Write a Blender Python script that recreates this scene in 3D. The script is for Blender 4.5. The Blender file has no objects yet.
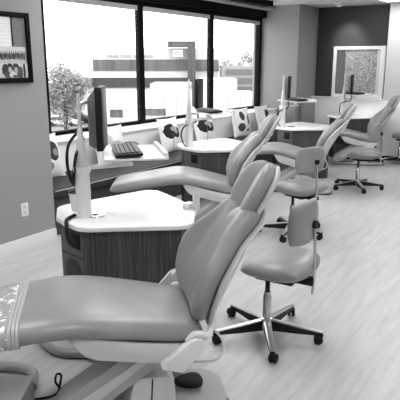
import bpy, bmesh, math, random
from mathutils import Vector, Matrix
random.seed(7)
S = bpy.context.scene
COL = S.collection
PI = math.pi

# ------------------------------------------------------------------ materials
def lin(s):
    return s/12.92 if s <= .04045 else ((s+.055)/1.055)**2.4
def grey(s):
    v = lin(s); return (v, v, v, 1)
MATS = {}
def mat(name, s, rough=.5, metal=0., spec=.5, coat=0.):
    m = bpy.data.materials.new(name); m.use_nodes = True
    b = m.node_tree.nodes['Principled BSDF']
    b.inputs['Base Color'].default_value = grey(s)
    b.inputs['Roughness'].default_value = rough
    b.inputs['Metallic'].default_value = metal
    b.inputs['Specular IOR Level'].default_value = spec
    b.inputs['Coat Weight'].default_value = coat
    MATS[name] = m
    return m
def nd(m, typ, **kw):
    n = m.node_tree.nodes.new(typ)
    for k, v in kw.items(): setattr(n, k, v)
    return n
def lk(m, a, b): m.node_tree.links.new(a, b)
def coords(m, scale=(1,1,1), kind='Object', rot=(0,0,0)):
    t = nd(m, 'ShaderNodeTexCoord'); p = nd(m, 'ShaderNodeMapping')
    p.inputs['Scale'].default_value = scale; p.inputs['Rotation'].default_value = rot
    lk(m, t.outputs[kind], p.inputs['Vector']); return p.outputs['Vector']
def noise(m, vec, scale=5, detail=4, rough=.5):
    n = nd(m, 'ShaderNodeTexNoise'); n.inputs['Scale'].default_value = scale
    n.inputs['Detail'].default_value = detail; n.inputs['Roughness'].default_value = rough
    lk(m, vec, n.inputs['Vector']); return n.outputs['Fac']
def ramp(m, fac, stops):
    r = nd(m, 'ShaderNodeValToRGB'); e = r.color_ramp.elements
    while len(e) < len(stops): e.new(.5)
    for i, (p, s) in enumerate(stops):
        e[i].position = p; e[i].color = grey(s)
    lk(m, fac, r.inputs['Fac']); return r.outputs['Color']
def setcol(m, out): lk(m, out, m.node_tree.nodes['Principled BSDF'].inputs['Base Color'])
def bump(m, fac, strength=.1, dist=.002):
    b = nd(m, 'ShaderNodeBump'); b.inputs['Strength'].default_value = strength
    b.inputs['Distance'].default_value = dist
    lk(m, fac, b.inputs['Height']); lk(m, b.outputs['Normal'], m.node_tree.nodes['Principled BSDF'].inputs['Normal'])
def speckled(name, s, d, scale, rough=.6, bmp=.1, **kw):
    m = mat(name, s, rough, **kw); v = coords(m); f = noise(m, v, scale, 5)
    setcol(m, ramp(m, f, [(.3, s-d), (.7, s+d)])); bump(m, f, bmp); return m

wall_paint = speckled('wall_paint', .59, .008, 60, .7, .05)
wall_light = speckled('wall_light', .96, .006, 60, .7, .05)
wall_pier = speckled('wall_pier_paint', .76, .006, 60, .7, .05)
wall_end = speckled('end_wall_shaded_paint', .535, .008, 60, .7, .05)  # wall paint darkened to put the end wall's shade in its colour
wall_mid = speckled('wall_mid', .66, .008, 60, .7, .05)
accent = speckled('accent_paint', .21, .01, 60, .65, .05)
ceiling_m = speckled('ceiling_tile', .80, .02, 120, .9, .2)
white_trim = mat('white_trim', .90, .45)
sill_m = mat('sill_laminate', .93, .35)
frame_black = mat('black_frame', .04, .6, 0, .08)
blind_m = mat('blind_fabric', .74, .8)
bench_dark = speckled('bench_vinyl', .22, .025, 30, .6, .1, spec=.2)
worktop = mat('white_laminate', .95, .32)
wood = mat('dark_wood', .33, .5, 0, .3)
v = coords(wood, (60, 60, 1.6)); f = noise(wood, v, 1.6, 6, .62)
setcol(wood, ramp(wood, f, [(.28, .16), (.5, .28), (.75, .40)])); bump(wood, f, .06)
end_panel = mat('grey_panel', .33, .5)
dark_plastic = mat('dark_plastic', .08, .45, 0, .3)
rubber = mat('black_rubber', .06, .6, 0, .3)
screen_m = mat('screen_glass', .03, .3, 0, .3)
housing = speckled('monitor_housing', .38, .02, 80, .5, .1)
plastic = mat('white_plastic', .88, .38)
plastic_grey = mat('light_grey_plastic', .79, .42)
mid_plastic = mat('mid_grey_plastic', .66, .45)
chrome = mat('chrome', .80, .18, 1.)
alu = mat('aluminium', .82, .3, 1.)
vinyl = mat('grey_vinyl', .58, .34, 0, .5)
v = coords(vinyl); f = noise(vinyl, v, 260, 3)
f2 = noise(vinyl, v, 9, 4)
setcol(vinyl, ramp(vinyl, f2, [(.3, .53), (.7, .56)])); bump(vinyl, f, .12, .001)
vinyl_side = vinyl
seam_m = mat('seam_tape', .70, .3)
paper = mat('paper', .93, .7)
glass_cup = mat('frosted_plastic', .85, .25)
tile_m = mat('hose_grey', .60, .45)

floor_m = mat('floor_plank', .78, .38)
v = coords(floor_m)
br = nd(floor_m, 'ShaderNodeTexBrick'); br.offset = .37
br.inputs['Color1'].default_value = grey(.735); br.inputs['Color2'].default_value = grey(.76)
br.inputs['Mortar'].default_value = grey(.69); br.inputs['Scale'].default_value = 1
br.inputs['Mortar Size'].default_value = .0012; br.inputs['Brick Width'].default_value = 1.25
br.inputs['Row Height'].default_value = .19; lk(floor_m, v, br.inputs['Vector'])
v2 = coords(floor_m, (1.1, 9, 1)); f = noise(floor_m, v2, 2.2, 7, .62)
mx = nd(floor_m, 'ShaderNodeMix', data_type='RGBA', blend_type='MULTIPLY'); mx.inputs['Factor'].default_value = 1
lk(floor_m, br.outputs['Color'], mx.inputs['A']); lk(floor_m, ramp(floor_m, f, [(.28, .89), (.62, 1.)]), mx.inputs['B'])
setcol(floor_m, mx.outputs['Result'])

def glass_pane_mat():
    m = bpy.data.materials.new('window_glass'); m.use_nodes = True
    n = m.node_tree.nodes; out = n['Material Output']; n.remove(n['Principled BSDF'])
    t = nd(m, 'ShaderNodeBsdfTransparent'); g = nd(m, 'ShaderNodeBsdfGlossy'); g.inputs['Roughness'].default_value = .02
    fr = nd(m, 'ShaderNodeLayerWeight'); pw = nd(m, 'ShaderNodeMath', operation='POWER'); pw.inputs[1].default_value = 5
    sc_ = nd(m, 'ShaderNodeMath', operation='MULTIPLY_ADD'); sc_.inputs[1].default_value = .4; sc_.inputs[2].default_value = .02
    lk(m, fr.outputs['Facing'], pw.inputs[0]); lk(m, pw.outputs[0], sc_.inputs[0])
    mixs = nd(m, 'ShaderNodeMixShader')
    lk(m, sc_.outputs[0], mixs.inputs[0]); lk(m, t.outputs[0], mixs.inputs[1]); lk(m, g.outputs[0], mixs.inputs[2])
    lk(m, mixs.outputs[0], out.inputs['Surface']); return m
pane_m = glass_pane_mat()

def emit(name, strength):
    m = bpy.data.materials.new(name); m.use_nodes = True
    n = m.node_tree.nodes; out = n['Material Output']; n.remove(n['Principled BSDF'])
    e = nd(m, 'ShaderNodeEmission'); e.inputs['Strength'].default_value = strength
    lk(m, e.outputs[0], out.inputs['Surface']); return m
lamp_m = emit('lamp_diffuser', 13)

def blobs(name, base, items, axes='XZ', wob=.25, rough=.8, scale=18):
    """printed pattern: soft-edged irregular spots (a, b, ra, rb, grey) in the object's own plane"""
    m = mat(name, base, rough)
    tc = nd(m, 'ShaderNodeTexCoord'); sp = nd(m, 'ShaderNodeSeparateXYZ'); lk(m, tc.outputs['Object'], sp.inputs[0])
    nz = nd(m, 'ShaderNodeTexNoise'); nz.inputs['Scale'].default_value = scale; nz.inputs['Detail'].default_value = 3
    lk(m, tc.outputs['Object'], nz.inputs['Vector'])
    prev = None
    def mth(op, a, b):
        n = nd(m, 'ShaderNodeMath', operation=op)
        for i, q in enumerate((a, b)):
            if isinstance(q, (int, float)): n.inputs[i].default_value = q
            else: lk(m, q, n.inputs[i])
        return n.outputs[0]
    A, B = sp.outputs[axes[0]], sp.outputs[axes[1]]
    wn = mth('MULTIPLY', mth('SUBTRACT', nz.outputs['Fac'], .5), wob*4)
    for (a, b, ra, rb, s) in items:
        if wob == 0:
            da = mth('ABSOLUTE', mth('DIVIDE', mth('SUBTRACT', A, a), ra), 0); db = mth('ABSOLUTE', mth('DIVIDE', mth('SUBTRACT', B, b), rb), 0)
            d = mth('MAXIMUM', da, db)
        else:
            da = mth('DIVIDE', mth('SUBTRACT', A, a), ra); db = mth('DIVIDE', mth('SUBTRACT', B, b), rb)
            d = mth('ADD', mth('ADD', mth('MULTIPLY', da, da), mth('MULTIPLY', db, db)), wn)
        fac = mth('LESS_THAN', d, 1.)
        x = nd(m, 'ShaderNodeMix', data_type='RGBA'); lk(m, fac, x.inputs['Factor'])
        if prev is None: x.inputs['A'].default_value = grey(base)
        else: lk(m, prev, x.inputs['A'])
        x.inputs['B'].default_value = grey(s); prev = x.outputs['Result']
    setcol(m, prev); return m

# ------------------------------------------------------------------ mesh tools
def link(name, bm, m, parent=None, smooth=True, angle=40, loc=None, rot=None):
    bmesh.ops.recalc_face_normals(bm, faces=bm.faces)
    me = bpy.data.meshes.new(name); bm.to_mesh(me); bm.free()
    for x in (m if isinstance(m, (list, tuple)) else [m]): me.materials.append(x)
    if smooth:
        for p in me.polygons: p.use_smooth = True
        me.set_sharp_from_angle(angle=math.radians(angle))
    o = bpy.data.objects.new(name, me); COL.objects.link(o)
    if parent: o.parent = parent
    if loc: o.location = loc
    if rot: o.rotation_euler = rot
    return o
def tag(o, label, cat, group=None):
    o['label'] = label; o['category'] = cat
    if group: o['group'] = group
    return o
def thing(name, label, cat, loc=(0,0,0), rz=0, group=None):
    o = bpy.data.objects.new(name, None); COL.objects.link(o)
    o.empty_display_size = .1
    o.location = loc; o.rotation_euler = (0, 0, rz)
    return tag(o, label, cat, group)
def struct(o): o['kind'] = 'structure'; return o
def dup(root, loc, rz, label, group=None):
    r = root.copy(); COL.objects.link(r); r.location = loc; r.rotation_euler = (0, 0, rz); r['label'] = label
    if group: r['group'] = group
    for ch in list(root.children):
        c = ch.copy(); COL.objects.link(c); c.parent = r
        for g in ch.children:
            d = g.copy(); COL.objects.link(d); d.parent = c
    return r
def bevel(bm, w, seg=2, edges=None):
    if w > 0:
        bmesh.ops.bevel(bm, geom=list(edges or bm.edges), offset=w, segments=seg, profile=.6, affect='EDGES', clamp_overlap=True)
def box(c, s, bw=.004, rot=None, bm=None, seg=2, mi=0):
    """axis box centred at c (size s), optionally rotated by matrix about its centre"""
    b = bmesh.new(); bmesh.ops.create_cube(b, size=1)
    bmesh.ops.scale(b, vec=s, verts=b.verts); bevel(b, bw, seg)
    if rot is not None: bmesh.ops.transform(b, matrix=rot, verts=b.verts)
    bmesh.ops.translate(b, vec=c, verts=b.verts)
    return merge(bm, b, mi)
def span(a, b, bw=.004, bm=None, mi=0):
    return box([(p+q)/2 for p, q in zip(a, b)], [abs(q-p) for p, q in zip(a, b)], bw, None, bm, 2, mi)
def merge(bm, b, mi=0):
    for f in b.faces: f.material_index = mi
    if bm is None: return b
    me = bpy.data.meshes.new('tmp'); b.to_mesh(me); b.free(); bm.from_mesh(me); bpy.data.meshes.remove(me); return bm
def prism(pts, z0, z1, bw=.0, bm=None, seg=2, M=None, mi=0):
    """outline (x,y) extruded from z0 to z1, optional transform M"""
    b = bmesh.new(); n = len(pts)
    lo = [b.verts.new((x, y, z0)) for x, y in pts]; hi = [b.verts.new((x, y, z1)) for x, y in pts]
    b.faces.new(lo[::-1]); b.faces.new(hi)
    for i in range(n): b.faces.new((lo[i], lo[(i+1) % n], hi[(i+1) % n], hi[i]))
    if bw: bevel(b, bw, seg, [e for e in b.edges if abs(e.verts[0].co.z-e.verts[1].co.z) < 1e-6])
    if M is not None: bmesh.ops.transform(b, matrix=M, verts=b.verts)
    return merge(bm, b, mi)
def smooth_path(pts, n=6):
    P = [Vector(p) for p in pts]; out = []
    for i in range(len(P)-1):
        p0 = P[max(i-1, 0)]; p1 = P[i]; p2 = P[i+1]; p3 = P[min(i+2, len(P)-1)]
        for k in range(n):
            t = k/n
            out.append(.5*((2*p1)+(-p0+p2)*t+(2*p0-5*p1+4*p2-p3)*t*t+(-p0+3*p1-3*p2+p3)*t**3))
    out.append(P[-1]); return out
def tube(pts, r, seg=10, n=6, bm=None, sm=True, mi=0):
    P = smooth_path(pts, n) if sm and len(pts) > 2 else [Vector(p) for p in pts]
    R = r if isinstance(r, (list, tuple)) else None
    b = bmesh.new(); rings = []; prevn = None
    for i, p in enumerate(P):
        t = (P[min(i+1, len(P)-1)]-P[max(i-1, 0)]).normalized()
        if prevn is None:
            a = Vector((0, 0, 1)) if abs(t.z) < .9 else Vector((1, 0, 0)); nrm = (a-t*a.dot(t)).normalized()
        else: nrm = (prevn-t*prevn.dot(t)).normalized()
        prevn = nrm; bi = t.cross(nrm)
        if R:
            q = i/(len(P)-1)*(len(R)-1); k = min(int(q), len(R)-2); rr = R[k]+(R[k+1]-R[k])*(q-k)
        else: rr = r
        rings.append([b.verts.new(p+(nrm*math.cos(2*PI*j/seg)+bi*math.sin(2*PI*j/seg))*rr) for j in range(seg)])
    for a, c in zip(rings, rings[1:]):
        for j in range(seg): b.faces.new((a[j], a[(j+1) % seg], c[(j+1) % seg], c[j]))
    b.faces.new(rings[0][::-1]); b.faces.new(rings[-1])
    return merge(bm, b, mi)
def lathe(prof, seg=24, c=(0,0,0), bm=None, M=None, mi=0):
    b = bmesh.new(); rings = []
    for r, z in prof:
        rings.append([b.verts.new((r*math.cos(2*PI*j/seg), r*math.sin(2*PI*j/seg), z)) for j in range(seg)] if r > 1e-5 else [b.verts.new((0, 0, z))])
    for a, d in zip(rings, rings[1:]):
        for j in range(seg):
            if len(a) == 1 and len(d) == 1: continue
            if len(a) == 1: b.faces.new((a[0], d[j], d[(j+1) % seg]))
            elif len(d) == 1: b.faces.new((a[j], d[0], a[(j+1) % seg]))
            else: b.faces.new((a[j], a[(j+1) % seg], d[(j+1) % seg], d[j]))
    for rg, rev in ((rings[0], True), (rings[-1], False)):
        if len(rg) > 1: b.faces.new(rg[::-1] if rev else rg)
    if M is not None: bmesh.ops.transform(b, matrix=M, verts=b.verts)
    bmesh.ops.translate(b, vec=c, verts=b.verts)
    return merge(bm, b, mi)
def sgn_pow(x, p): return math.copysign(abs(x)**p, x)
def pad(Mf, Nf, Tf, ns=28, nv=40, ps=5, pv=6, bm=None, mi=0):
    """upholstered pad: mid surface Mf(s,v), unit normal Nf(s,v), thickness Tf(s,v); s,v in [-1,1]; edges close in a soft roll"""
    b = bmesh.new()
    sv = [math.sin(-PI/2+PI*i/ns) for i in range(ns+1)]; vv = [math.sin(-PI/2+PI*i/nv) for i in range(nv+1)]
    top = {}; bot = {}
    for i, s in enumerate(sv):
        for j, v in enumerate(vv):
            p = Vector(Mf(s, v)); n = Vector(Nf(s, v))
            t = Tf(s, v)*max(0, 1-abs(s)**ps)**.5*max(0, 1-abs(v)**pv)**.5/2
            edge = i in (0, ns) or j in (0, nv)
            if edge: top[i, j] = bot[i, j] = b.verts.new(p)
            else: top[i, j] = b.verts.new(p+n*t); bot[i, j] = b.verts.new(p-n*t)
    for i in range(ns):
        for j in range(nv):
            for d, fl in ((top, False), (bot, True)):
                q = [d[i, j], d[i+1, j], d[i+1, j+1], d[i, j+1]]
                if fl: q.reverse()
                try: b.faces.new(q)
                except ValueError: pass
    bmesh.ops.remove_doubles(b, verts=b.verts, dist=1e-5)
    return merge(bm, b, mi)
def interp(tab, x):
    if x <= tab[0][0]: return tab[0][1]
    for (a, p), (c, q) in zip(tab, tab[1:]):
        if x <= c:
            t = (x-a)/(c-a); t = t*t*(3-2*t) if False else t
            return p+(q-p)*t
    return tab[-1][1]
def cr(tab, x):
    """smooth (Catmull-Rom) lookup"""
    X = [t[0] for t in tab]; Y = [t[1] for t in tab]
    if x <= X[0]: return Y[0]
    if x >= X[-1]: return Y[-1]
    i = max(k for k in range(len(X)) if X[k] <= x); i = min(i, len(X)-2)
    t = (x-X[i])/(X[i+1]-X[i])
    y0, y1, y2, y3 = Y[max(i-1, 0)], Y[i], Y[i+1], Y[min(i+2, len(X)-1)]
    return .5*(2*y1+(y2-y0)*t+(2*y0-5*y1+4*y2-y3)*t*t+(3*y1-y0-3*y2+y3)*t**3)
def Rz(a): return Matrix.Rotation(a, 4, 'Z')
def Rx(a): return Matrix.Rotation(a, 4, 'X')
def Ry(a): return Matrix.Rotation(a, 4, 'Y')

# ------------------------------------------------------------------ room shell
YL, YW, YS, XR, CEIL = 3.98, 5.0, 4.62, 9.46, 2.66
XF = 10.15
struct(link('floor', span((-3.2, -4.2, -.08), (14, 5.3, 0), 0), floor_m, smooth=False))
struct(link('ceiling', span((-3.2, -4.2, CEIL), (14, 5.3, CEIL+.08), 0), ceiling_m, smooth=False))
struct(link('wall_left', span((-3.2, YL, 0), (3.43, YL+.16, CEIL), 0), wall_paint, smooth=False))
struct(link('baseboard_left', span((-3.2, YL-.014, 0), (3.43, YL, .115), .003), white_trim))
struct(link('wall_bay_end', span((3.27, YL+.16, 0), (3.43, YW+.15, CEIL), 0), wall_paint, smooth=False))
struct(link('wall_window_lower', span((3.43, YS, 0), (XR, YW+.15, .80), 0), wall_light, smooth=False))
struct(link('trim_sill', span((3.43, YS-.02, .80), (XR, YW-.03, .825), .004), sill_m))
struct(link('wall_window_upper', span((3.43, YW-.12, 2.45), (XR, YW+.15, CEIL), 0), frame_black, smooth=False))
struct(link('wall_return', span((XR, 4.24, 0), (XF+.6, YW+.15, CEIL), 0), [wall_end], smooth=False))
struct(link('wall_back', span((-3.2, -4.2, 0), (14, -4.05, CEIL), 0), wall_light, smooth=False))
struct(link('wall_rear', span((-3.2, -4.05, 0), (-3.05, YL, CEIL), 0), wall_light, smooth=False))
# far wall: pale half wall with a ledge, dark recessed niche above, pale pier at the right
struct(link('wall_far_lower', span((XF, 2.5, 0), (XF+.3, 4.22, 1.0), 0), wall_light, smooth=False))
struct(link('trim_ledge', span((XF-.03, 2.86, 1.0), (XF+.16, 4.245, 1.03), .004), white_trim))
struct(link('wall_far_accent', span((XF+.16, 2.80, 1.0), (XF+.3, 4.22, CEIL), 0), accent, smooth=False))
struct(link('wall_far_pier', span((XF, 2.45, 1.0), (XF+.3, 2.855, CEIL), 0), wall_pier, smooth=False))
struct(link('wall_far_right', span((12.3, -4.05, 0), (12.45, 2.5, CEIL), 0), wall_mid, smooth=False))
struct(link('wall_far_side', span((XF+.3, 2.45, 0), (12.45, 2.6, CEIL), 0), wall_mid, smooth=False))
# ceiling beam and fascia at the end of the window bay
struct(link('trim_beam', span((5.2, 4.72, 2.575), (XR, 4.88, CEIL), .004), wall_paint))

# window
w = struct(bpy.data.objects.new('window_1', None)); COL.objects.link(w)
WX0, WX1, WZ0, WZ1 = 4.22, 9.45, .825, 2.45
struct(link('wall_window_left', span((3.43, YW-.03, .80), (WX0, YW+.15, 2.45), 0), wall_paint, smooth=False))
fb = span((WX0, YW-.03, WZ0), (WX0+.1, YW+.07, WZ1), .004)
span((WX1-.07, YW-.03, WZ0), (WX1, YW+.07, WZ1), .004, fb)
span((WX0+.098, YW-.029, WZ0), (WX1-.068, YW+.069, WZ0+.045), .004, fb)
span((WX0+.098, YW-.029, WZ1-.06), (WX1-.068, YW+.069, WZ1), .004, fb)
link('window_frame', fb, frame_black, w)
for x in (5.98, 7.75):
    link('mullion', span((x-.05, YW-.03, WZ0), (x+.05, YW+.04, WZ1), .005), frame_black, w)
for a, b_ in ((WX0+.1, 5.925), (6.035, 7.695), (7.805, WX1-.07)):
    link('pane', span((a, YW-.004, WZ0+.045), (b_, YW+.004, WZ1-.06), 0), pane_m, w, smooth=False)
    link('roller_blind', span((a+.01, YW-.028, WZ1-.12), (b_-.01, YW-.015, WZ1), .004), blind_m, w)

# niche window with speckled glass
w2 = struct(bpy.data.objects.new('window_2', None)); COL.objects.link(w2)
speck = mat('speckled_glass', .5, .25)
v = coords(speck); vo = nd(speck, 'ShaderNodeTexVoronoi'); vo.inputs['Scale'].default_value = 42; lk(speck, v, vo.inputs['Vector'])
f = noise(speck, v, 30, 6, .75)
mm = nd(speck, 'ShaderNodeMath', operation='SUBTRACT'); lk(speck, f, mm.inputs[0])
m2 = nd(speck, 'ShaderNodeMath', operation='MULTIPLY'); lk(speck, vo.outputs['Distance'], m2.inputs[0]); m2.inputs[1].default_value = .35
lk(speck, m2.outputs[0], mm.inputs[1])
setcol(speck, ramp(speck, mm.outputs[0], [(.15, .40), (.36, .56), (.55, .82)])); bump(speck, f, .4)
xf = XF+.16
fb = span((xf-.06, 3.81, 1.03), (xf, 3.87, 1.95), .006)
for q in (((xf-.06, 2.90, 1.03), (xf, 2.99, 1.95)), ((xf-.058, 2.988, 1.89), (xf, 3.812, 1.948)), ((xf-.058, 2.988, 1.032), (xf, 3.812, 1.09))): span(q[0], q[1], .006, fb)
link('window_frame', fb, white_trim, w2)
link('speckled_pane', span((xf-.03, 2.99, 1.09), (xf-.022, 3.64, 1.89), 0), speck, w2, smooth=False)
link('clear_pane', span((xf-.03, 3.64, 1.09), (xf-.022, 3.81, 1.89), 0), mat('dark_glass', .2, .15), w2, smooth=False)
link('pane_edge_strip', span((xf-.034, 2.99, 1.09), (xf-.018, 3.05, 1.89), .003), plastic_grey, w2)

# low partition end at the room-side wall
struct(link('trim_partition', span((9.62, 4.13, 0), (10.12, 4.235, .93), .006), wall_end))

# ------------------------------------------------------------------ window bench and pillows
bn = thing('window_bench', 'long built-in window bench with a dark grey vinyl seat, under the big window', 'bench', (6.4, 4.3, 0))
link('seat_cushion', box((0, -.005, .435), (5.92, .63, .09), .02, seg=3), bench_dark, bn)
link('bench_base', box((0, .03, .195), (5.92, .56, .39), .003), mat('bench_base_laminate', .30, .6), bn)
link('piping', tube([(-2.95, -.322, .462), (0, -.322, .462), (2.95, -.322, .462)], .006, 6, 2), mat('piping_cord', .62, .5), bn)

def pillow(name_mat, x, y, rz, tilt, label, w_=.47):
    def Mf(s, v):
        k = 1-.10*(1-abs(s)**2)*abs(v)**2*0 
        return (s*w_/2*(1-.07*(1-v*v)), 0, v*w_/2*(1-.07*(1-s*s)))
    bm = pad(Mf, lambda s, v: (0, -1, 0), lambda s, v: .16*((1-s*s)*(1-v*v))**.25, 22, 22, 2, 2)
    o = link('throw_pillow', bm, name_mat, None, loc=(x, y, .485+w_/2*math.cos(tilt)), rot=(-tilt, 0, rz))
    return tag(o, label, 'pillow', 'patterned pillows on the window bench')
f_pop = [(-.06, .05, .12, .10, .08), (.085, .02, .095, .07, .10), (.02, .075, .075, .035, .62), (.06, .035, .045, .03, .66), (-.03, -.1, .006, .12, .45)]
pm1 = blobs('poppy_print', .94, f_pop)
pm2 = blobs('leaf_print', .94, [(-.03, .1, .06, .075, .22), (-.07, -.08, .085, .065, .26), (.13, .03, .04, .08, .28), (.1, -.13, .05, .03, .55)])
pm3 = blobs('pale_print', .92, [(.05, -.05, .12, .1, .72), (-.08, .07, .08, .06, .78)])
pm4 = blobs('dark_flower_print', .90, [(.06, .05, .10, .10, .14), (.09, .03, .05, .04, .5), (-.05, -.1, .07, .05, .5)])
pillow(pm4, 3.74, 4.42, .15, .25, 'white pillow with a dark flower, half hidden by the left wall edge')
pillow(pm3, 4.72, 4.44, -.1, .25, 'plain pale pillow behind the nearest keyboard tray')
pillow(pm1, 5.88, 4.44, .05, .22, 'white pillow with a black poppy, left of the second desk')
pillow(pm1, 6.72, 4.44, -.08, .24, 'white pillow with a black poppy, right behind the post of the second desk')
pillow(pm2, 7.80, 4.44, -.12, .22, 'white pillow with two dark leaves, under the right window pane')
pillow(pm4, 8.55, 4.43, .0, .24, 'white pillow with a dark flower at the far end of the window bench')

# ------------------------------------------------------------------ left wall: framed board, outlet
fr = thing('picture_frame', 'black framed board of a certificate and photos on the left wall', 'picture frame', (2.9, YL, 1.77))
fb = None
for q in (((-.362, -.034, .25), (.327, 0, .291)), ((-.362, -.034, -.284), (.327, 0, -.245)), ((.325, -.035, -.285), (.365, 0, .292)), ((-.40, -.035, -.285), (-.36, 0, .292))):
    fb = span(q[0], q[1], .004, fb)
link('frame', fb, frame_black, fr)
link('backing_board', span((-.37, -.016, -.26), (.34, -.004, .27), 0), speckled('mount_board', .46, .03, 50), fr, smooth=False)
cert = mat('certificate_print', .93, .7)
v = coords(cert, (1, 1, 1)); bw_ = nd(cert, 'ShaderNodeTexBrick'); bw_.inputs['Scale'].default_value = 1
bw_.inputs['Brick Width'].default_value = .035; bw_.inputs['Row Height'].default_value = .03; bw_.inputs['Mortar Size'].default_value = .0115
bw_.inputs['Color1'].default_value = grey(.80); bw_.inputs['Color2'].default_value = grey(.88); bw_.inputs['Mortar'].default_value = grey(.93)
mp = coords(cert, (1, 1, 1), rot=(PI/2, 0, 0)); lk(cert, mp, bw_.inputs['Vector']); setcol(cert, bw_.outputs['Color'])
link('certificate', span((-.16, -.022, -.02), (.185, -.017, .25), 0), cert, fr, smooth=False)
link('certificate_edge', span((.175, -.024, -.02), (.19, -.016, .25), 0), dark_plastic, fr, smooth=False)
rr = random.Random(4)
ph = blobs('group_photo_print', .62, [(.02, .045, .2, .03, .82), (.0, -.055, .2, .02, .75)]+[(-.12+.021*k, -.012+.012*rr.random(), .011, .03, rr.choice((.18, .25, .35, .3))) for k in range(14)]+[(-.12+.021*k, .022+.008*rr.random(), .007, .009, .6) for k in range(14)], rough=.3, scale=70, wob=.25)
o = link('group_photo', span((-.13, -.006, -.068), (.17, 0, .068), 0), ph, fr, smooth=False, loc=(.135, -.020, -.055))
ph2 = blobs('portrait_photo_print', .80, [(-.075, .01, .035, .05, .2), (-.03, .03, .03, .035, .15), (.03, .025, .034, .04, .22), (.07, -.02, .03, .06, .3), (-.05, -.03, .04, .03, .3), (-.03, .012, .018, .024, .72), (.03, .008, .018, .024, .70), (-.005, -.03, .035, .025, .85), (.115, .0, .012, .08, .12), (.02, -.045, .03, .015, .4)], rough=.3, scale=60, wob=.22)
link('portrait_photo', span((-.14, -.006, -.055), (.15, 0, .063), 0), ph2, fr, smooth=False, loc=(.165, -.020, -.185))
link('side_photo', span((-.1, -.006, -.06), (.1, 0, .06), 0), ph, fr, smooth=False, loc=(-.12, -.020, -.16))
ot = thing('wall_outlet', 'white power outlet low on the left wall', 'outlet', (3.085, YL, .37))
link('cover_plate', box((0, -.004, 0), (.078, .008, .12), .003), white_trim, ot)
for dz in (-.025, .025): link('socket', box((0, -.0085, dz), (.034, .003, .03), .001), mat('socket_face', .80, .5), ot)

# ------------------------------------------------------------------ desks with their posts, monitors, trays
TOP = .74
OUT = [(.05, .30), (-.10, .14), (-.135, .04), (-.175, -.12), (-.155, -.185), (.17, -.585), (.22, -.62), (.28, -.615), (.585, -.43), (.60, -.36), (.76, -.05), (.815, .07), (.80, .14), (.74, .17), (.37, .26), (.16, .325), (.1, .325)]
def desk_obj():
    t = thing('workstation_desk', '', 'desk', group='workstation desks along the window')
    link('worktop', prism(OUT, TOP-.03, TOP, .006), worktop, t, angle=60)
    cab = [(.08, .26), (-.095, .105), (-.142, -.135), (.215, -.575), (.56, -.40), (.74, .07), (.36, .22)]
    link('cabinet_body', prism(cab, .0, TOP-.03, .002), wood, t, angle=20)
    # grey end panel on the two left-hand facets, with socket plate and arched grille
    p = Vector((-.095, .105)); q = Vector((-.142, -.135)); d = (q-p).normalized(); nrm = Vector((d.y, -d.x))
    if nrm.x > 0: nrm = -nrm
    def on(a, b0, b1, z0, z1, th, bw=.002):
        # strip on the end facet from a0..a1 along it
        c = p+d*((b0+b1)/2)+nrm*(th/2+a)
        return box((c.x, c.y, (z0+z1)/2), (b1-b0, th, z1-z0), bw, Rz(math.atan2(d.y, d.x)))
    link('end_panel', on(0, 0, .232, .02, TOP-.034, .006), end_panel, t)
    lp = Vector((.08, .26)); d2 = (p-lp).normalized(); c2 = (p+lp)/2
    n2 = Vector((d2.y, -d2.x)); n2 = -n2 if n2.x > 0 else n2; c2 += n2*.003
    link('side_panel', box((c2.x, c2.y, (TOP-.014)/2), ((p-lp).length, .006, TOP-.054), .002, Rz(math.atan2(d2.y, d2.x))), dark_plastic, t)
    sk = link('socket_plate', on(.006, .115, .21, .585, .675, .006), rubber, t)
    link('socket', on(.012, .135, .19, .605, .655, .004), dark_plastic, sk)
    ar = [(-.085, 0), (.085, 0), (.085, .16), (.07, .21), (.035, .24), (-.035, .24), (-.07, .21), (-.085, .16)]
    c = p+d*.125+nrm*.006
    M = Matrix.Translation((c.x, c.y, .27)) @ Rz(math.atan2(d.y, d.x)) @ Rx(PI/2)
    gm = MATS.get('grille_mesh')
    if gm is None:
        gm = mat('grille_mesh', .1, .6); vv = coords(gm, (90, 90, 90)); ck = nd(gm, 'ShaderNodeTexChecker'); ck.inputs['Scale'].default_value = 1
        ck.inputs['Color1'].default_value = grey(.05); ck.inputs['Color2'].default_value = grey(.24); lk(gm, vv, ck.inputs['Vector']); setcol(gm, ck.outputs['Color'])
    link('vent_grille', prism(ar, -.004, .004, .001, M=M), gm, t)
    M = Matrix.Translation((c.x, c.y, 0)) @ Rz(math.atan2(d.y, d.x))
    link('panel_seam', on(.006, 0, .232, .53, .536, .002, 0), rubber, t)
    link('grommet_plate', lathe([(0, 0), (.062, 0), (.062, .004), (.055, .006), (.02, .006), (.018, .003), (0, .003)], 28, (.055, -.035, TOP)), chrome, t)
    link('grommet_hole', lathe([(0, .0062), (.019, .0062), (.019, .0075), (0, .0075)], 16, (.055, -.035, TOP)), rubber, t)
    return t
d0 = desk_obj()

def post_obj():
    t = thing('monitor_post', '', 'monitor stand', group='white monitor posts on the desks')
    link('column', lathe([(0, 0), (.046, 0), (.047, .006), (.045, .02), (.044, .29), (.046, .30), (.044, .31), (0, .31)], 28), plastic, t)
    link('upper_sleeve', lathe([(.032, .31), (.03, .40), (.024, .45), (.016, .53), (.011, .54), (0, .54)], 20), plastic_grey, t)
    link('pole', lathe([(.0095, .53), (.0095, .735), (.004, .74), (0, .74)], 14), plastic_grey, t)
    return t
p0 = post_obj()

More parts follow.
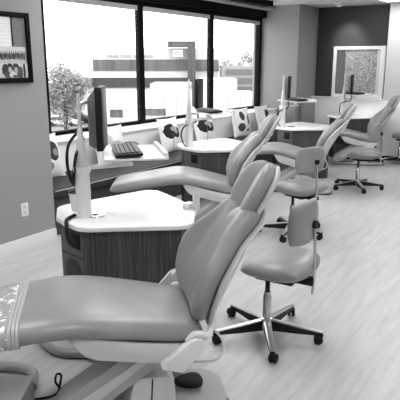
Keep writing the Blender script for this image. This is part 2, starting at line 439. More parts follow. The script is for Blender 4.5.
def monitor_obj(mo, rz):
    # local: +x is the way the screen faces; mo = offset from the post axis
    t = thing('monitor', '', 'monitor', group='monitors on the workstation posts')
    link('screen_bezel', box((.02, 0, 0), (.04, .32, .375), .006), dark_plastic, t)
    link('screen', box((.0405, 0, .005), (.003, .29, .335), .001), screen_m, t)
    b = bmesh.new()
    fr_ = [(.001, -.145, -.18), (.001, .145, -.18), (.001, .145, .18), (.001, -.145, .18)]; bk = [(-.05, -.11, -.16), (-.05, .11, -.16), (-.05, .11, .12), (-.05, -.11, .12)]
    A = [b.verts.new(p) for p in fr_]; B = [b.verts.new(p) for p in bk]
    b.faces.new(A); b.faces.new(B[::-1])
    for i in range(4): b.faces.new((A[i], A[(i+1) % 4], B[(i+1) % 4], B[i]))
    bevel(b, .012, 2)
    link('back_housing', b, housing, t)
    q = Rz(-rz) @ Vector((-mo[0], -mo[1], 0)); q = q*(1-.010/q.length); e = Vector((-.055, 0, 0))
    z = .09
    link('mount_arm', tube([e+Vector((0, 0, z)), e.lerp(q, .5)+Vector((0, 0, z+.01)), q+Vector((0, 0, z))], .011, 10, 5), plastic_grey, t)
    return t

def tray_obj():
    # local: origin at the post axis at arm height; +x towards the tray
    t = thing('keyboard_tray', '', 'keyboard tray', group='white keyboard trays on swing arms')
    link('swing_arm', box((.16, .045, -.008), (.31, .034, .024), .006, Rz(.27)), plastic, t)
    link('arm_collar', lathe([(.034, -.03), (.052, -.03), (.052, 0), (.034, 0)], 24), plastic, t)
    link('arm_post', lathe([(0, 0), (.02, 0), (.02, .05), (0, .05)], 16, (.27, .09, 0)), plastic, t)
    link('tray_plate', prism([(.13, -.13), (.49, -.13), (.51, -.11), (.51, .40), (.49, .42), (.15, .42), (.13, .40)], .045, .059, .004), plastic, t)
    link('tray_rim', box((.496, .145, .071), (.024, .51, .028), .006), plastic, t)
    return t
t0 = tray_obj()
def keyboard_obj():
    t = thing('keyboard', '', 'keyboard', group='keyboards on the swing trays')
    link('case', box((0, 0, .012), (.165, .42, .020), .006, Ry(-.05)), dark_plastic, t)
    b = None
    for i in range(5):
        for j in range(14): b = box((-.058+i*.027, -.178+j*.0274, .026+(-.058+i*.027)*.06), (.022, .023, .008), .002, None, b, 1)
    link('keys', b, mat('keycaps', .16, .45), t)
    return t
k0 = keyboard_obj()
def mouse_obj():
    o = link('computer_mouse', pad(lambda s, v: (v*.055*math.sqrt(1-.3*s*s), s*.033, .0175), lambda s, v: (0, 0, 1), lambda s, v: .034, 14, 16, 2, 2), dark_plastic)
    return tag(o, '', 'mouse', 'computer mice on the swing trays')
ms0 = mouse_obj()

ORD = ['nearest', 'second nearest', 'third', 'farthest']
WHERE = ['nearest desk', 'second desk, below the window', 'third desk, before the grey wall', 'farthest desk, before the pale half wall']
# column positions, desk yaw, monitor yaw and post offset, tray yaw
UNITS = [(2.285, 2.385, 0, (.19, .035), -.90, -.77), (4.99, 3.5, .03, (.20, .02), -1.22, -.6), (7.36, 3.5, .05, (.12, -.02), -1.2, -.6), (9.52, 3.36, .0, (.05, -.10), -1.32, -.6)]
DOFF = [(0, 0), (.05, -.07), (.045, -.065), (.0, .0)]
for i, (x, y, rz, mo, mrz, trz) in enumerate(UNITS):
    lab = ['white-topped desk with a dark wood cabinet nearest the camera, beside the large near chair',
           'white-topped wood desk second from the camera, below the middle of the window',
           'white-topped wood desk third from the camera, in front of the grey end wall',
           'white-topped dark desk farthest from the camera, in front of the pale half wall'][i]
    if i == 0: d0.location = (x, y, 0); d0['label'] = lab
    else: dup(d0, (x+DOFF[i][0], y+DOFF[i][1], 0), rz, lab)
    lab = 'white cylindrical monitor post standing on the ' + WHERE[i]
    if i == 0: p0.location = (x, y, TOP); p0['label'] = lab
    else: dup(p0, (x, y, TOP), rz, lab)
    lab = ['black monitor turned edge-on, over the ', 'thin dark grey monitor seen against the window, over the ', 'thin black monitor over the ', 'black monitor against the speckled glass, over the '][i] + WHERE[i]
    ml = (x+mo[0], y+mo[1], [1.325, 1.32, 1.31, 1.30][i])
    k_ = (1, .86, .84, .84)[i]; m_ = monitor_obj((mo[0]/k_, mo[1]/k_), mrz); m_.scale = (k_, k_, k_); m_.location = ml; m_.rotation_euler = (0, 0, mrz); m_['label'] = lab
    lab = 'white keyboard tray on the post of the ' + WHERE[i]
    tl = (x, y, 1.05)
    if i == 0: t0.location = tl; t0.rotation_euler = (0, 0, trz); t0['label'] = lab
    else: dup(t0, tl, trz, lab)
    R = Matrix.Translation(tl) @ Rz(trz)
    kp = R @ Vector((.275, .09, .0645)); mp_ = R @ Vector((.32, .36, .0594))
    lab = 'black keyboard lying on the tray of the ' + WHERE[i]
    if i == 0: k0.location = kp; k0.rotation_euler = (0, 0, trz); k0['label'] = lab
    else: dup(k0, kp, trz, lab)
    lab = 'small black mouse beside the keyboard of the ' + WHERE[i]
    if i == 0: ms0.location = mp_; ms0.rotation_euler = (0, 0, trz+.2); ms0['label'] = lab
    else: dup(ms0, mp_, trz+.2, lab)

# things on the nearest desk
cup = thing('white_bowl', 'white bowl with a dark rim behind the post on the nearest desk', 'bowl', (2.385, 2.52, TOP), 0)
link('bowl_body', lathe([(0, 0), (.052, 0), (.058, .01), (.068, .105), (.072, .125), (.066, .125), (.055, .03), (0, .02)], 28), plastic, cup)
link('rim', lathe([(.066, .122), (.073, .122), (.073, .132), (.066, .132), (.066, .122)], 28), dark_plastic, cup)
X, Y = UNITS[0][:2]
cb = thing('post_cables', 'black cables looping down from the nearest monitor past its white post', 'cable', (X, Y, TOP))
cb_pts = [[(.10, .08, .47), (.02, .05, .50), (-.07, .03, .44), (-.085, .03, .33), (-.06, .03, .22)], [(.11, .08, .455), (.03, .03, .48), (-.03, .0, .40), (-.058, .0, .30), (-.05, .02, .2)], [(.10, .09, .46), (.04, .04, .45), (-.02, .03, .38), (-.045, .03, .27), (-.05, .035, .2)]]
for pts, r in zip(cb_pts, (.009, .005, .005)): link('cable', tube(pts, r, 8, 8), rubber, cb)
tag(link('power_cord', tube([(-.035, .045, TOP+.012), (-.09, .03, TOP+.012), (-.145, .0, TOP+.012), (-.175, -.03, TOP-.005), (-.19, -.05, TOP-.06), (-.19, -.07, TOP-.105), (-.168, -.085, TOP-.115)], .011, 8, 8, None), rubber, loc=(X, Y, 0)),
    'thick black power cord going over the edge of the nearest desk to its socket', 'cable')
for i in (1, 2, 3):
    x, y = UNITS[i][:2]; mo = UNITS[i][3]
    tag(link('monitor_cable', tube([(mo[0]-.03, mo[1]-.02, 1.12), (mo[0]-.06, mo[1]-.03, 1.02), (-.08, .0, .98), (-.12, .02, .90), (-.09, .02, .80), (-.06, .0, TOP+.01)], .008, 8, 6), rubber, loc=(x, y, 0)),
        'dark cable beside the white post on the ' + WHERE[i], 'cable')
hp = thing('instrument_holder', 'small white holder with a clear tube at the right end of the nearest desk', 'instrument holder', (2.80, 1.97, TOP))
link('holder_block', box((0, 0, .02), (.07, .05, .04), .008), plastic, hp)
link('tube_cup', lathe([(.022, .0), (.024, .11), (.021, .11), (.019, .01), (0, .01)], 20, (.0, -.06, -.02+.02)), glass_cup, hp)

# ------------------------------------------------------------------ dental chairs
L = .559
BV = Vector((.365, 0, .72)).normalized(); BN = Vector((-BV.z, 0, BV.x))    # up the back; out of its front
def seat_top(x, zk=.612, sl=.15, ss=.185, k=.022):
    a = zk+.008+sl*x; b = zk+.008-ss*x
    return -k*math.log(math.exp(-(a-zk)/k)+math.exp(-(b-zk)/k))+k*.30+zk
XT0, XT1 = -.70, L+.045
WID = [(-.70, .235), (-.45, .27), (-.2, .292), (0, .302), (.25, .29), (.58, .262)]
def seat_xy(s, v, grow=0):
    x = (XT0+XT1)/2+v*((XT1-XT0)/2+grow); return x, s*(cr(WID, x)+grow)
def chair_obj(zk=.612, sl=.15, ss=.185, bdx=0, hdx=0):
    ZS = zk-ss*L; BO = Vector((L+.055+bdx, 0, ZS-.025))
    def sh(prof):   # under-parts follow the tilt of the seat
        return [(x, z+(zk-.612)-(ss-.185)*max(x, 0)) for x, z in prof]
    t = thing('dental_chair', '', 'dental chair', group='dental chairs')
    T = .10
    link('seat', pad(lambda s, v: (lambda x, y: (x, y, seat_top(x, zk, sl, ss)-T/2-.012*abs(s)**3))(*seat_xy(s, v)), lambda s, v: (0, 0, 1), lambda s, v: T, 30, 70, 9, 16), vinyl, t, angle=80)
    # backrest: curved shell with side wings
    HW = [(0, .18), (.03, .24), (.08, .282), (.15, .305), (.22, .31), (.29, .298), (.35, .265), (.41, .222), (.47, .198), (.52, .19), (.56, .172), (.59, .11)]
    LB = .59
    def bm_(s, v, off=0, grow=0):
        q = (v+1)/2*LB
        hw = cr(HW, q)+grow
        wing = cr([(0, .015), (.10, .05), (.25, .07), (.38, .05), (.48, .025), (.56, .01), (.64, .0)], q)
        a = max(0, min(1, (abs(s)-.42)/.5)); a = a*a*(3-2*a)
        cen = .022*math.cos((q/LB-.35)*PI)                 # lumbar curve
        notch = -.055*max(0, 1-abs(s)/.45)**2*max(0, (q-.47)/.12) if q > .47 else 0
        return BO+BV*(q+notch)+BN*(wing*a+cen+off)+Vector((0, s*hw, 0))
    link('backrest', pad(lambda s, v: bm_(s, v, .015), lambda s, v: BN, lambda s, v: .12, 36, 46, 5, 8), vinyl, t, angle=80)
    link('back_shell', pad(lambda s, v: bm_(s, v, -.043, .002), lambda s, v: BN, lambda s, v: .03, 30, 40, 8, 10), plastic_grey, t, angle=80)
    # headrest: oval in two lobes
    HV = Vector((.40, 0, .72)).normalized(); HN = Vector((-HV.z, 0, HV.x)); HO = BO+Vector((.365+hdx, 0, .53))+BN*.085
    def hd(s, v, off=0, g=0):
        e = (1-abs(v)**2.6)**.5*.5+.5*(1-abs(v)**2.6)**.5
        return HO+HV*(v*(.155+g))+HN*(.045*abs(s)*(1-v*v*.5)+off)+Vector((0, s*(.168+g)*(max(0, 1-abs(v)**2.4))**.5, 0))
    link('headrest', pad(hd, lambda s, v: HN, lambda s, v: .085*(1-.35*math.exp(-(s/.07)**2)), 36, 34, 4, 4), vinyl, t, angle=80)
    link('headrest_shell', pad(lambda s, v: hd(s, v, -.04, .006), lambda s, v: HN, lambda s, v: .035, 24, 24, 6, 6), plastic_grey, t, angle=80)
    b = tube([tuple(BO+BV*.40-BN*.06), tuple(BO+BV*.54-BN*.055), tuple(HO-HN*.05-HV*.02)], .018, 10, 4)
    link('headrest_bracket', b, plastic, t)
    # seat side shell
    sk = [(.02, .515), (.035, .47), (.075, .425), (.13, .402), (.42, .352), (.50, .355), (.545, .40), (.545, .43), (.3, .465), (.08, .515)]
    MR = Rx(PI/2)
    for sgn in (-1, 1):
        link('side_shell', prism(sh(sk), -.014, .014, .008, M=Matrix.Translation((0, sgn*.262, 0)) @ MR), plastic_grey, t, angle=50)
    link('seat_pan', prism(sh([(.0, .50), (.10, .415), (.45, .36), (.53, .375), (.53, .43), (.3, .46), (.06, .51)]), -.245, .245, .006, M=MR), mid_plastic, t, angle=40)
    # lift beam from the seat rear down to the base near the foot end
    bb = prism([(.43, .36), (.30, .40), (-.05, .165), (-.10, .08), (-.02, .04), (.08, .08), (.42, .315)], .05, .20, .012, M=MR)
    bm2 = link('lift_beam', bb, mid_plastic, t, angle=40)
    link('beam_cover', prism([(.38, .352), (.34, .365), (.02, .152), (.06, .115)], .04, .21, .006, M=MR), plastic_grey, bm2, angle=40)
    base = [(-.08, -.17), (-.08, -.06), (.26, -.06), (.34, .10), (.38, .16), (.42, .195), (.60, .195), (.70, .17), (.755, .10), (.755, -.10), (.70, -.17), (.60, -.195), (.42, -.205), (.34, -.20), (.26, -.17)]
    bp = link('base_plate', prism(base, .008, .035, .010), mid_plastic, t, angle=50)
    link('rubber_edge', prism([(.3+(x-.3)*1.012, y*1.03) for x, y in base], 0, .012, 0), rubber, bp, angle=50)
    link('base_housing', prism([(.24, .03), (.28, .22), (.31, .245), (.44, .245), (.47, .22), (.485, .03)], -.19, .20, .012, M=MR), plastic_grey, t, angle=40)
    link('housing_gap', prism([(.355, .045), (.365, .24), (.372, .24), (.362, .045)], .199, .2015, 0, M=MR), rubber, t, angle=40)
    link('rear_strut', prism([(.49, .03), (.47, .36), (.53, .38), (.56, .03)], -.19, -.11, .008, M=MR), mid_plastic, t, angle=40)
    link('foot_pedal', pad(lambda s, v: (.575+v*.075*math.sqrt(1-.4*s*s), .03+s*.06*(1+.3*v)*math.sqrt(1-.4*v*v), .065), lambda s, v: (0, 0, 1), lambda s, v: .035, 18, 18, 4, 4), rubber, t)
    # hinge arms at both sides of the seat-back joint
    for sgn in (-1, 1):
        arm = sh([(.394, .372), (.40, .352), (.485, .325), (.505, .335), (.585, .428), (.59, .455), (.575, .478), (.55, .482), (.53, .474)])
        a_ = link('hinge_arm', prism(arm, -.024, .024, .012, M=Matrix.Translation((0, sgn*.298, 0)) @ MR), plastic, t, angle=50)
        link('pivot_cap', lathe([(0, -.02), (.03, -.02), (.03, .02), (.026, .024), (0, .024)], 22, (.558, sgn*.292, .452+zk-.612-(ss-.185)*.55), M=Rx(PI/2)), plastic_grey, a_)
        fk = tube([(x, y, z+zk-.612-(ss-.185)*.6) for x, y, z in ((.515, sgn*.285, .462), (.545, sgn*.288, .492), (.58, sgn*.285, .488), (.61, sgn*.27, .468), (.635, sgn*.235, .485), (.655, sgn*.2, .52))], [.010, .014, .016, .016, .014, .012], 10, 5)
        link('hinge_fork', fk, plastic, a_)
    kn = link('side_lever', prism(sh([(.40, .41), (.44, .39), (.575, .515), (.58, .55), (.555, .565), (.53, .555)]), -.014, .014, .006, M=Matrix.Translation((0, .325, 0)) @ MR), plastic_grey, t, angle=50)
    link('lever_knob', lathe([(0, -.02), (.026, -.02), (.028, 0), (.026, .02), (0, .022)], 20, (.562, .315, .535+zk-.612-(ss-.185)*.56), M=Rx(PI/2)), plastic, kn)
    link('rear_hose', tube([(.655, -.20, .46), (.685, -.24, .43), (.685, -.27, .385), (.64, -.29, .355), (.59, -.28, .35), (.55, -.25, .34), (.51, -.2, .33)], .006, 8, 8), plastic_grey, t)
    return t
c0 = chair_obj()
C1 = (1.627, 1.839, 0); C1R = -.783
c0.location = C1; c0.rotation_euler = (0, 0, C1R)
c0['label'] = 'large grey vinyl dental chair nearest the camera, with a clear cover on its foot end'
for args, loc, rz, lab in (((.612, .17, .25, -.09, .05), (4.42, 3.19, 0), -.97, 'grey dental chair second from the camera, its leg rest reaching behind the nearest desk'),
                           ((.615, .17, .24, -.02), (6.57, 3.20, 0), -1.26, 'grey dental chair third from the camera, in front of the third desk'),
                           ((.59, .16, .24, -.05), (8.98, 3.22, 0), -1.12, 'grey dental chair farthest from the camera, in front of the pale half wall')):
    c_ = chair_obj(*args); c_.location = loc; c_.rotation_euler = (0, 0, rz); c_['label'] = lab
# clear crinkled cover pulled over the foot end of the nearest chair only
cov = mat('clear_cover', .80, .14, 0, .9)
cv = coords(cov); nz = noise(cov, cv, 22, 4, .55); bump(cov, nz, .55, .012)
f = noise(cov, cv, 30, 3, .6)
setcol(cov, ramp(cov, f, [(.585, .64), (.60, .97)]))  # white blotches painted into the colour as window glare on the plastic
def cover(x0, x1, g, m, name, rz_nv=30):
    def Mf(s, v):
        x = (x0+x1)/2+v*(x1-x0)/2; return (x, s*(cr(WID, x)+g), seat_top(x)-.05-.012*abs(s)**3)
    return link(name, pad(Mf, lambda s, v: (0, 0, 1), lambda s, v: .10+2*g, 30, rz_nv, 9, 40), m, c0, angle=80)
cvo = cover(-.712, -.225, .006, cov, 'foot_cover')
for a in (-.228, -.212, -.196):
    cover(a-.007, a+.007, .009, seam_m, 'cover_band', 8)

# ------------------------------------------------------------------ stools
def stool_obj():
    # local +x is the seat's front
    t = thing('operator_stool', '', 'stool', group='wheeled stools beside the dental chairs')
    ZT = .545
    link('seat', pad(lambda s, v: (-.065+v*.215*math.sqrt(1-.36*s*s), -.04+s*.25*math.sqrt(1-.36*v*v), ZT-.065-.025*max(0, v)**2.5+.008*s*s), lambda s, v: (0, 0, 1), lambda s, v: .14, 30, 30, 3.2, 3.2), vinyl, t, angle=80)
    link('mechanism', box((-.06, 0, ZT-.145), (.24, .13, .03), .01), dark_plastic, t)
    link('height_lever', tube([(-.02, -.06, ZT-.145), (-.02, -.16, ZT-.148), (-.02, -.20, ZT-.145)], .007, 8, 3), dark_plastic, t)
    link('gas_piston', lathe([(.0, .29), (.015, .29), (.015, ZT-.13), (0, ZT-.13)], 16), dark_plastic, t)
    link('gas_cylinder', lathe([(0, .07), (.026, .07), (.026, .27), (.022, .275), (.022, .295), (0, .295)], 20), chrome, t)
    link('base_hub', lathe([(0, .055), (.042, .06), (.045, .085), (.036, .12), (.028, .125), (0, .125)], 24), alu, t)
    for k in range(5):
        a = 2*PI*k/5-1.67; M = Rz(a)
        b = bmesh.new()
        prof = [(.03, .045, .020, .115), (.18, .050, .018, .098), (.33, .058, .015, .084), (.345, .062, .011, .082)]
        rings = []
        for x, z0, w_, z1 in prof:
            zm = z1-.005
            rings.append([b.verts.new(M @ Vector(p)) for p in ((x, -w_, z0), (x, w_, z0), (x, w_*1.12, zm), (x, w_*.7, z1), (x, -w_*.7, z1), (x, -w_*1.12, zm))])
        for r0, r1 in zip(rings, rings[1:]):
            for j in range(6):
                f = b.faces.new((r0[j], r0[(j+1) % 6], r1[(j+1) % 6], r1[j])); f.material_index = 0 if j in (2, 3, 4) else 1
        b.faces.new(rings[0][::-1]); b.faces.new(rings[-1]).material_index = 1
        lg = link('leg', b, [alu, dark_plastic], t, angle=30)
        cs = None
        ca = Rz(a+.5+.7*k)
        pos = M @ Vector((.332, 0, 0))
        for sd in (-1, 1):
            cs = lathe([(0, -.010), (.022, -.010), (.028, -.006), (.028, .006), (.022, .010), (0, .010)], 18, pos+(ca @ Vector((.012, sd*.014, .0285))), cs, M=ca @ Rx(PI/2))
        cs = lathe([(0, .03), (.012, .03), (.018, .052), (.018, .060), (.007, .062), (.007, .075), (0, .075)], 12, pos, cs)
        link('caster', cs, rubber, lg)
    UY = -.03
    link('back_bracket', box((-.22, UY, ZT-.14), (.12, .055, .045), .01), dark_plastic, t)
    link('back_rod', tube([(-.272, UY, ZT-.215), (-.278, UY, ZT-.1), (-.276, UY, ZT+.05), (-.262, UY, ZT+.245)], .0095, 10, 6), chrome, t)
    link('back_knob', lathe([(0, -.012), (.024, -.012), (.027, 0), (.024, .014), (0, .016)], 18, (-.264, UY, ZT+.21), M=Ry(-PI/2)), rubber, t)
    link('tension_knob', lathe([(0, 0), (.02, 0), (.02, .03), (0, .032)], 16, (-.24, UY-.03, ZT-.15), M=Rx(PI/2)), rubber, t)
    bk = pad(lambda s, v: (.038-.03*(1-s*s), .0+s*.18*math.sqrt(1-.3*v*v), v*.128*math.sqrt(1-.25*s*s)), lambda s, v: (1, 0, 0), lambda s, v: .055, 26, 22, 5, 5)
    bmesh.ops.transform(bk, matrix=Matrix.Translation((-.24, UY+.03, ZT+.225)) @ Rz(-.08), verts=bk.verts)
    link('backrest', bk, vinyl, t, angle=80)
    return t
s0 = stool_obj()
s0.location = (2.825, 1.40, 0); s0.rotation_euler = (0, 0, 1.62)
s0['label'] = 'wheeled grey stool nearest the camera, beside the headrest of the near chair'
for loc, rz, lab in (((4.87, 2.17, 0), 1.2, 'wheeled grey stool second from the camera, just behind the nearest stool'),
                     ((7.22, 2.29, 0), 1.62, 'wheeled grey stool beside the farthest chair, third from the camera'),
                     ((9.55, 2.34, 0), 1.55, 'wheeled grey stool at the right edge of the photo, farthest away')):
    dup(s0, loc, rz, lab)

# ------------------------------------------------------------------ floor things near the camera
def floor_hose(pts, label, r=.027):
    return tag(link('floor_conduit', tube(pts, r, 12, 10), tile_m), label, 'conduit', 'fat grey conduits on the floor')
floor_hose([(2.02, 2.56, .03), (1.97, 2.47, .03), (1.93, 2.35, .03), (1.94, 2.24, .03), (2.0, 2.13, .03), (2.0, 2.02, .03)], 'fat grey conduit curving from the nearest desk to the base of the near chair')
floor_hose([(1.30, 2.62, .03), (1.55, 2.52, .03), (1.68, 2.36, .03), (1.69, 2.22, .03), (1.60, 2.12, .03)], 'fat grey conduit curving behind the grey box at lower left')
bx = thing('junction_box', 'plain grey metal box on the floor at the lower left corner', 'box', (1.28, 2.03, 0), math.radians(123.5))
link('box_body', box((0, 0, .095), (.34, .30, .19), .004), mid_plastic, bx)
link('box_lid', box((0, 0, .195), (.35, .31, .012), .004), plastic_grey, bx)
tag(link('floor_wire', tube([(1.50, 2.12, .006), (1.60, 2.02, .006), (1.66, 2.0, .006), (1.70, 2.02, .03), (1.72, 2.03, .07), (1.70, 2.04, .08), (1.675, 2.02, .05), (1.70, 1.98, .012), (1.78, 1.97, .006), (1.83, 1.95, .04), (1.80, 1.90, .02), (1.74, 1.87, .006), (1.70, 1.80, .006)], .006, 8, 8), rubber),
    'thin black wire curling on the floor under the near chair', 'cable')

sc_ = thing('side_cabinet', 'low grey cabinet at the right edge of the photo behind the farthest stool', 'cabinet', (10.03, 2.03, 0))
link('cabinet_body', box((0, 0, .39), (.20, .80, .78), .006), mid_plastic, sc_)
link('cabinet_top', box((-.005, 0, .79), (.22, .82, .022), .005), plastic_grey, sc_)
for y in (-.2, .2):
    dr = link('door', box((-.106, y, .40), (.014, .385, .70), .004), plastic_grey, sc_)
    link('handle', box((-.118, y*.35, .52), (.012, .014, .12), .004), chrome, dr)

# ------------------------------------------------------------------ ceiling fixtures
def troffer(x, y, sx, sy, label):
    t = thing('ceiling_light', label, 'ceiling light', (x, y, CEIL), 0, 'recessed ceiling light panels')
    fb = None
    for q in (((-sx/2, -sy/2, -.012), (sx/2, -sy/2+.03, 0)), ((-sx/2, sy/2-.03, -.012), (sx/2, sy/2, 0)), ((-sx/2, -sy/2+.03, -.0115), (-sx/2+.03, sy/2-.03, 0)), ((sx/2-.03, -sy/2+.03, -.0115), (sx/2, sy/2-.03, 0))): fb = span(q[0], q[1], .002, fb)
    link('frame', fb, white_trim, t)
    link('diffuser', span((-sx/2+.03, -sy/2+.03, -.008), (sx/2-.03, sy/2-.03, -.002), 0), lamp_m, t, smooth=False)
    return t
LAB = 'bright recessed light panel in the ceiling at the upper right corner'
troffer(9.6, 2.27, .6, 1.2, LAB)
for i, (x, y) in enumerate(((.4, .9), (.4, -1.8), (3.2, -.6), (3.2, 2.0), (1.3, 2.9), (4.3, 3.5), (6.2, 3.5), (6.0, -.6), (6.2, 1.4), (8.6, -1.0))):  # panels out of view; some added to brighten the bench wall and near chair
    troffer(x, y, 1.2, .6, 'unseen ceiling light panel over the room')
sp = thing('downlight', 'small round spotlight fixture on the ceiling above the dark niche', 'spotlight', (9.75, 3.62, CEIL))
link('trim_ring', lathe([(.05, 0), (.10, 0), (.10, -.012), (.09, -.016), (.05, -.010), (.05, 0)], 24), plastic, sp)
link('lamp_head', lathe([(0, -.004), (.045, -.004), (.04, -.05), (0, -.05)], 20, M=Ry(.5)), plastic_grey, sp)
ld = bpy.data.lights.new('downlight_lamp', 'SPOT'); ld.energy = 48; ld.spot_size = math.radians(62); ld.spot_blend = .9; ld.shadow_soft_size = .05
lo = bpy.data.objects.new('downlight_lamp', ld); COL.objects.link(lo); lo.parent = sp; lo.location = (.0, 0, -.07)
lo.rotation_euler = (Vector((.56, -.02, -.62))).to_track_quat('-Z', 'Y').to_euler()
dt = thing('air_duct', 'dark duct end on the ceiling above the right end of the window', 'duct', (8.2, 4.5, CEIL))
link('duct_body', box((0, 0, -.045), (1.1, .16, .088), .006), frame_black, dt)
link('duct_flange', box((.54, 0, -.045), (.03, .2, .09), .004), frame_black, dt)

# ------------------------------------------------------------------ outside
FH = Vector((math.cos(math.radians(33.9)), math.sin(math.radians(33.9)), 0)); RT = Vector((FH.y, -FH.x, 0))
GZ = -7.2
ex_white = mat('stucco_white', .80, .8); ex_strip = mat('strip_glass', .36, .35); ex_tower = mat('tower_cladding', .28, .7)
ex_pale = mat('pale_concrete', .54, .8); ex_mid = mat('mid_concrete', .45, .8)
foliage = speckled('foliage_leaf', .50, .04, 3, .8, 0); bark = mat('bark', .28, .9)
asphalt = speckled('asphalt', .45, .03, .6, .9, 0)
D = 90.; K = D/566.
def bl(l0, l1, d0_, d1, z0, z1, bm=None, mi=0):
    """block in street axes: l right of the view heading, d away from it"""
    c = RT*((l0+l1)/2)+FH*((d0_+d1)/2); 
    return box((c.x, c.y, (z0+z1)/2), (d1-d0_, abs(l1-l0), z1-z0), 0, Rz(math.radians(33.9)), bm, 1, mi)
def lx(px): return (px-200)*K
def zy(py): return 1.65+(63-py)*K
struct(link('ground_street', bl(-160, 160, 12, 260, GZ-.3, GZ), asphalt, smooth=False))
ob = thing('office_building', 'long pale office building with dark window bands across the street', 'building', tuple(FH*D+Vector((0, 0, GZ))))
def ext(name, bm, m, parent, **kw):
    bmesh.ops.translate(bm, vec=-Vector(parent.location), verts=bm.verts); return link(name, bm, m, parent, smooth=False, **kw)
b = bl(lx(92), lx(218), D, D+16, zy(77), zy(48.5)); bl(lx(82), lx(215), D-1.2, D+15, GZ, zy(76.5), b)
ext('wall', b, ex_white, ob)
strip = mat('strip_window', .6, .3)
v = coords(strip, (1, 1, 1)); f = noise(strip, coords(strip, (.9, .9, .02)), 1.2, 4, .7); setcol(strip, ramp(strip, f, [(.3, .22), (.65, .38)]))
ext('window_band', bl(lx(93), lx(219), D-.25, D+.1, zy(70.5), zy(59.5)), strip, ob)
ext('window_band', bl(lx(82.5), lx(190), D-1.45, D-1.1, zy(86.5), zy(77)), mat('lower_strip', .23, .3), ob)
tw = bl(lx(188), lx(195.5), D-3, D, zy(100), zy(42.5)); bl(lx(169), lx(188), D-3, D, zy(48), zy(42.5), tw)
ext('sign_tower', tw, ex_tower, ob)
sg = ext('sign_board', bl(lx(173), lx(184), D-2.6, D-2.3, zy(57.5), zy(50)), ex_mid, ob)
sg2 = bl(lx(173.5), lx(183.5), D-2.7, D-2.6, zy(57), zy(50.5)); bmesh.ops.translate(sg2, vec=-Vector(ob.location), verts=sg2.verts)
link('sign_face', sg2, ex_white, sg, smooth=False)
b = None
for row in (52.2, 54.6):
    for k in range(5): b = bl(lx(174.6+k*1.7), lx(175.7+k*1.7), D-2.75, D-2.7, zy(row+1.2), zy(row), b)
bmesh.ops.translate(b, vec=-Vector(ob.location), verts=b.verts); link('sign_marks', b, ex_mid, sg, smooth=False)
tx = bpy.data.curves.new('parapet_letters', 'FONT'); tx.body = 'YONGE STREET BUILDINGS'; tx.size = .72; tx.extrude = .03
to = bpy.data.objects.new('tmp_text', tx); COL.objects.link(to)
dg = bpy.context.evaluated_depsgraph_get(); me = bpy.data.meshes.new_from_object(to.evaluated_get(dg)); bpy.data.objects.remove(to)
b = bmesh.new(); b.from_mesh(me); bpy.data.meshes.remove(me)
wd = max(v_.co.x for v_ in b.verts); bmesh.ops.scale(b, vec=((lx(153)-lx(106))/wd, 1, 1), verts=b.verts)
c = RT*lx(106)+FH*(D-.1)
Mx = Matrix((( RT.x, 0, -FH.x, c.x), (RT.y, 0, -FH.y, c.y), (0, 1, 0, zy(58)), (0, 0, 0, 1)))
bmesh.ops.transform(b, matrix=Mx, verts=b.verts)
ext('parapet_letters', b, mat('letter_grey', .52, .7), ob)
# lower white buildings in front
def block(name, label, parts_, cat='building'):
    t = thing(name, label, cat, tuple(FH*60+Vector((0, 0, GZ))))
    for nm, bm, m in parts_: ext(nm, bm, m, t)
    return t
def at(px, py, d): return (px-200)*d/566., 1.65+(63-py)*d/566.
d = 62.
l0, z1 = at(105, 96, d); l1, _ = at(262, 96, d)
b2 = bl(at(148, 0, d)[0], at(190, 0, d)[0], d+2, d+9, GZ, at(0, 84, d)[1])
b3 = bl(at(200, 0, d)[0], at(238, 0, d)[0], d+1, d+9, at(0, 100, d)[1], at(0, 79, d)[1])
b5 = bl(at(108, 0, d)[0], at(121, 0, d)[0], d-.1, d+.1, at(0, 117, d)[1], at(0, 109, d)[1])
b6 = bl(at(143, 0, d)[0], at(165, 0, d)[0], d-.1, d+.1, at(0, 115, d)[1], at(0, 108, d)[1])
b4 = None
for k in range(8):
    q = at(150+k*13, 0, d)[0]; b4 = bl(q, q+.04, d-.08, d, GZ, at(0, 97, d)[1], b4)
block('low_building', 'low white flat-roofed building below the office tower', [('wall', bl(l0, l1, d, d+14, GZ, z1), ex_white), ('roof_block', b2, ex_white), ('roof_unit', b3, ex_white), ('window_band', b5, strip), ('window_band', b6, strip), ('panel_joint', b4, ex_pale)])
d = 80.
bw1 = bl(at(223, 0, d)[0], at(275, 0, d)[0], d, d+12, GZ, at(0, 66, d)[1])
b = None
for r_ in range(4):
    z = at(0, 69+r_*8.5, d)[1]; b = bl(at(226, 0, d)[0], at(274, 0, d)[0], d-.15, d, z-.75, z, b)
block('side_building', 'pale building with stacked window rows at the right end of the window view', [('wall', bw1, ex_pale), ('window_row', b, mat('row_glass', .35, .4))])
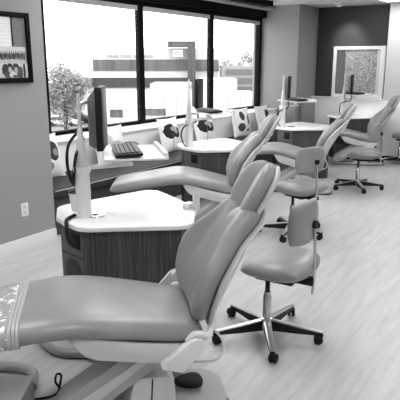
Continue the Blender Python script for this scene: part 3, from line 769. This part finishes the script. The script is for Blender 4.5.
def tree(px, ybase, d, h_, w_, label, n=1500, seed=1):
    rnd = random.Random(seed); lx_, _ = at(px, 0, d); p = RT*lx_+FH*d
    t = thing('street_tree', label, 'tree', (p.x, p.y, GZ), 0, 'trees outside the window')
    link('trunk', tube([(0, 0, 0), (.1, 0, h_*.35), (.05, .1, h_*.7)], [.3, .22, .12], 8, 4), bark, t)
    b = bmesh.new(); cl = []
    for k in range(14):
        a = rnd.random()*2*PI; r = rnd.random()**.5*w_*.38; z = h_*(.38+.55*rnd.random()); sh = 1-.5*max(0, (z/h_-.6)/.4)
        cl.append((Vector((math.cos(a)*r*sh, math.sin(a)*r*sh, z)), w_*(.16+.12*rnd.random())))
    for k in range(n):
        c, r = rnd.choice(cl); dv = Vector((rnd.gauss(0, 1), rnd.gauss(0, 1), rnd.gauss(0, 1))).normalized()*r*rnd.random()**.4
        q = c+dv; e1 = Vector((rnd.gauss(0, 1), rnd.gauss(0, 1), rnd.gauss(0, 1))).normalized(); e2 = e1.orthogonal().normalized(); s_ = .10+.10*rnd.random()
        b.faces.new([b.verts.new(q+e1*s_), b.verts.new(q+e2*s_*.6), b.verts.new(q-e1*s_), b.verts.new(q-e2*s_*.6)])
    link('crown', b, foliage, t, smooth=False)
tree(62, 112, 64, 8.6, 7.0, 'pale leafy tree seen at the left end of the window', 7000, 3)
tree(69, 112, 82, 8.0, 5.0, 'second leafy tree behind the first at the left end of the window', 4000, 5)
for k, (px, hh) in enumerate(((226, 10), (240, 11.5), (254, 12.5))):
    tree(px, 80, 112+14*k, hh+.5, 7, ['leafy tree on the skyline left of the side building', 'leafy tree on the skyline above the side building', 'tallest skyline tree near the right window jamb'][k], 3000, 10+k)
def car(px, d, label, m, l_=4.4, h_=1.5):
    lx_, _ = at(px, 0, d); p = RT*lx_+FH*d
    t = thing('parked_car', label, 'car', (p.x, p.y, GZ), math.radians(33.9-90), 'cars parked outside')
    pr_ = [(-l_/2, .35), (l_/2, .35), (l_/2, .8), (l_*.28, .92), (l_*.12, h_), (-l_*.3, h_), (-l_*.46, .95), (-l_/2, .8)]
    link('body', prism(pr_, -.85, .85, .08, M=Rx(PI/2)), m, t, angle=40)
    link('side_glass', prism([(l_*.22, .95), (l_*.1, h_-.1), (-l_*.28, h_-.1), (-l_*.38, .95)], -.87, .87, .01, M=Rx(PI/2)), strip, t, angle=40)
    for x in (-l_*.31, l_*.31):
        for y in (-.8, .8): link('wheel', lathe([(0, -.1), (.33, -.1), (.33, .1), (0, .1)], 16, (x, y, .33), M=Rx(PI/2)), rubber, t)
car(59, 80, 'white car parked below the tree at the left end of the window', ex_white)
car(75, 84, 'dark car parked behind the white car outside the window', mat('car_grey', .2, .4))

# ------------------------------------------------------------------ world, light portal, camera
W = bpy.data.worlds.new('overcast'); S.world = W; W.use_nodes = True
bg = W.node_tree.nodes['Background']; bg.inputs['Color'].default_value = (1, 1, 1, 1); bg.inputs['Strength'].default_value = 3.4
pl = bpy.data.lights.new('window_portal', 'AREA'); pl.shape = 'RECTANGLE'; pl.size = 5.2; pl.size_y = 1.6; pl.cycles.is_portal = True
po = bpy.data.objects.new('window_portal', pl); COL.objects.link(po); po.location = (6.8, YW+.2, 1.63)
po.rotation_euler = Vector((0, -1, 0)).to_track_quat('-Z', 'Z').to_euler()

cd = bpy.data.cameras.new('camera'); cam = bpy.data.objects.new('camera', cd); COL.objects.link(cam)
cd.sensor_width = 36; cd.lens = 36*549/400; cd.clip_start = .05; cd.clip_end = 500
yaw, pit = math.radians(33.9), math.radians(14)
cam.location = (0, 0, 1.65)
cam.rotation_euler = Vector((math.cos(yaw)*math.cos(pit), math.sin(yaw)*math.cos(pit), -math.sin(pit))).to_track_quat('-Z', 'Y').to_euler()
S.camera = cam
S.cycles.use_denoising = True
S.cycles.max_bounces = 8; S.cycles.sample_clamp_indirect = 6
vs = S.view_settings
vs.view_transform = 'Standard'; vs.look = 'None'; vs.gamma = 1; vs.use_curve_mapping = False; vs.exposure = .16
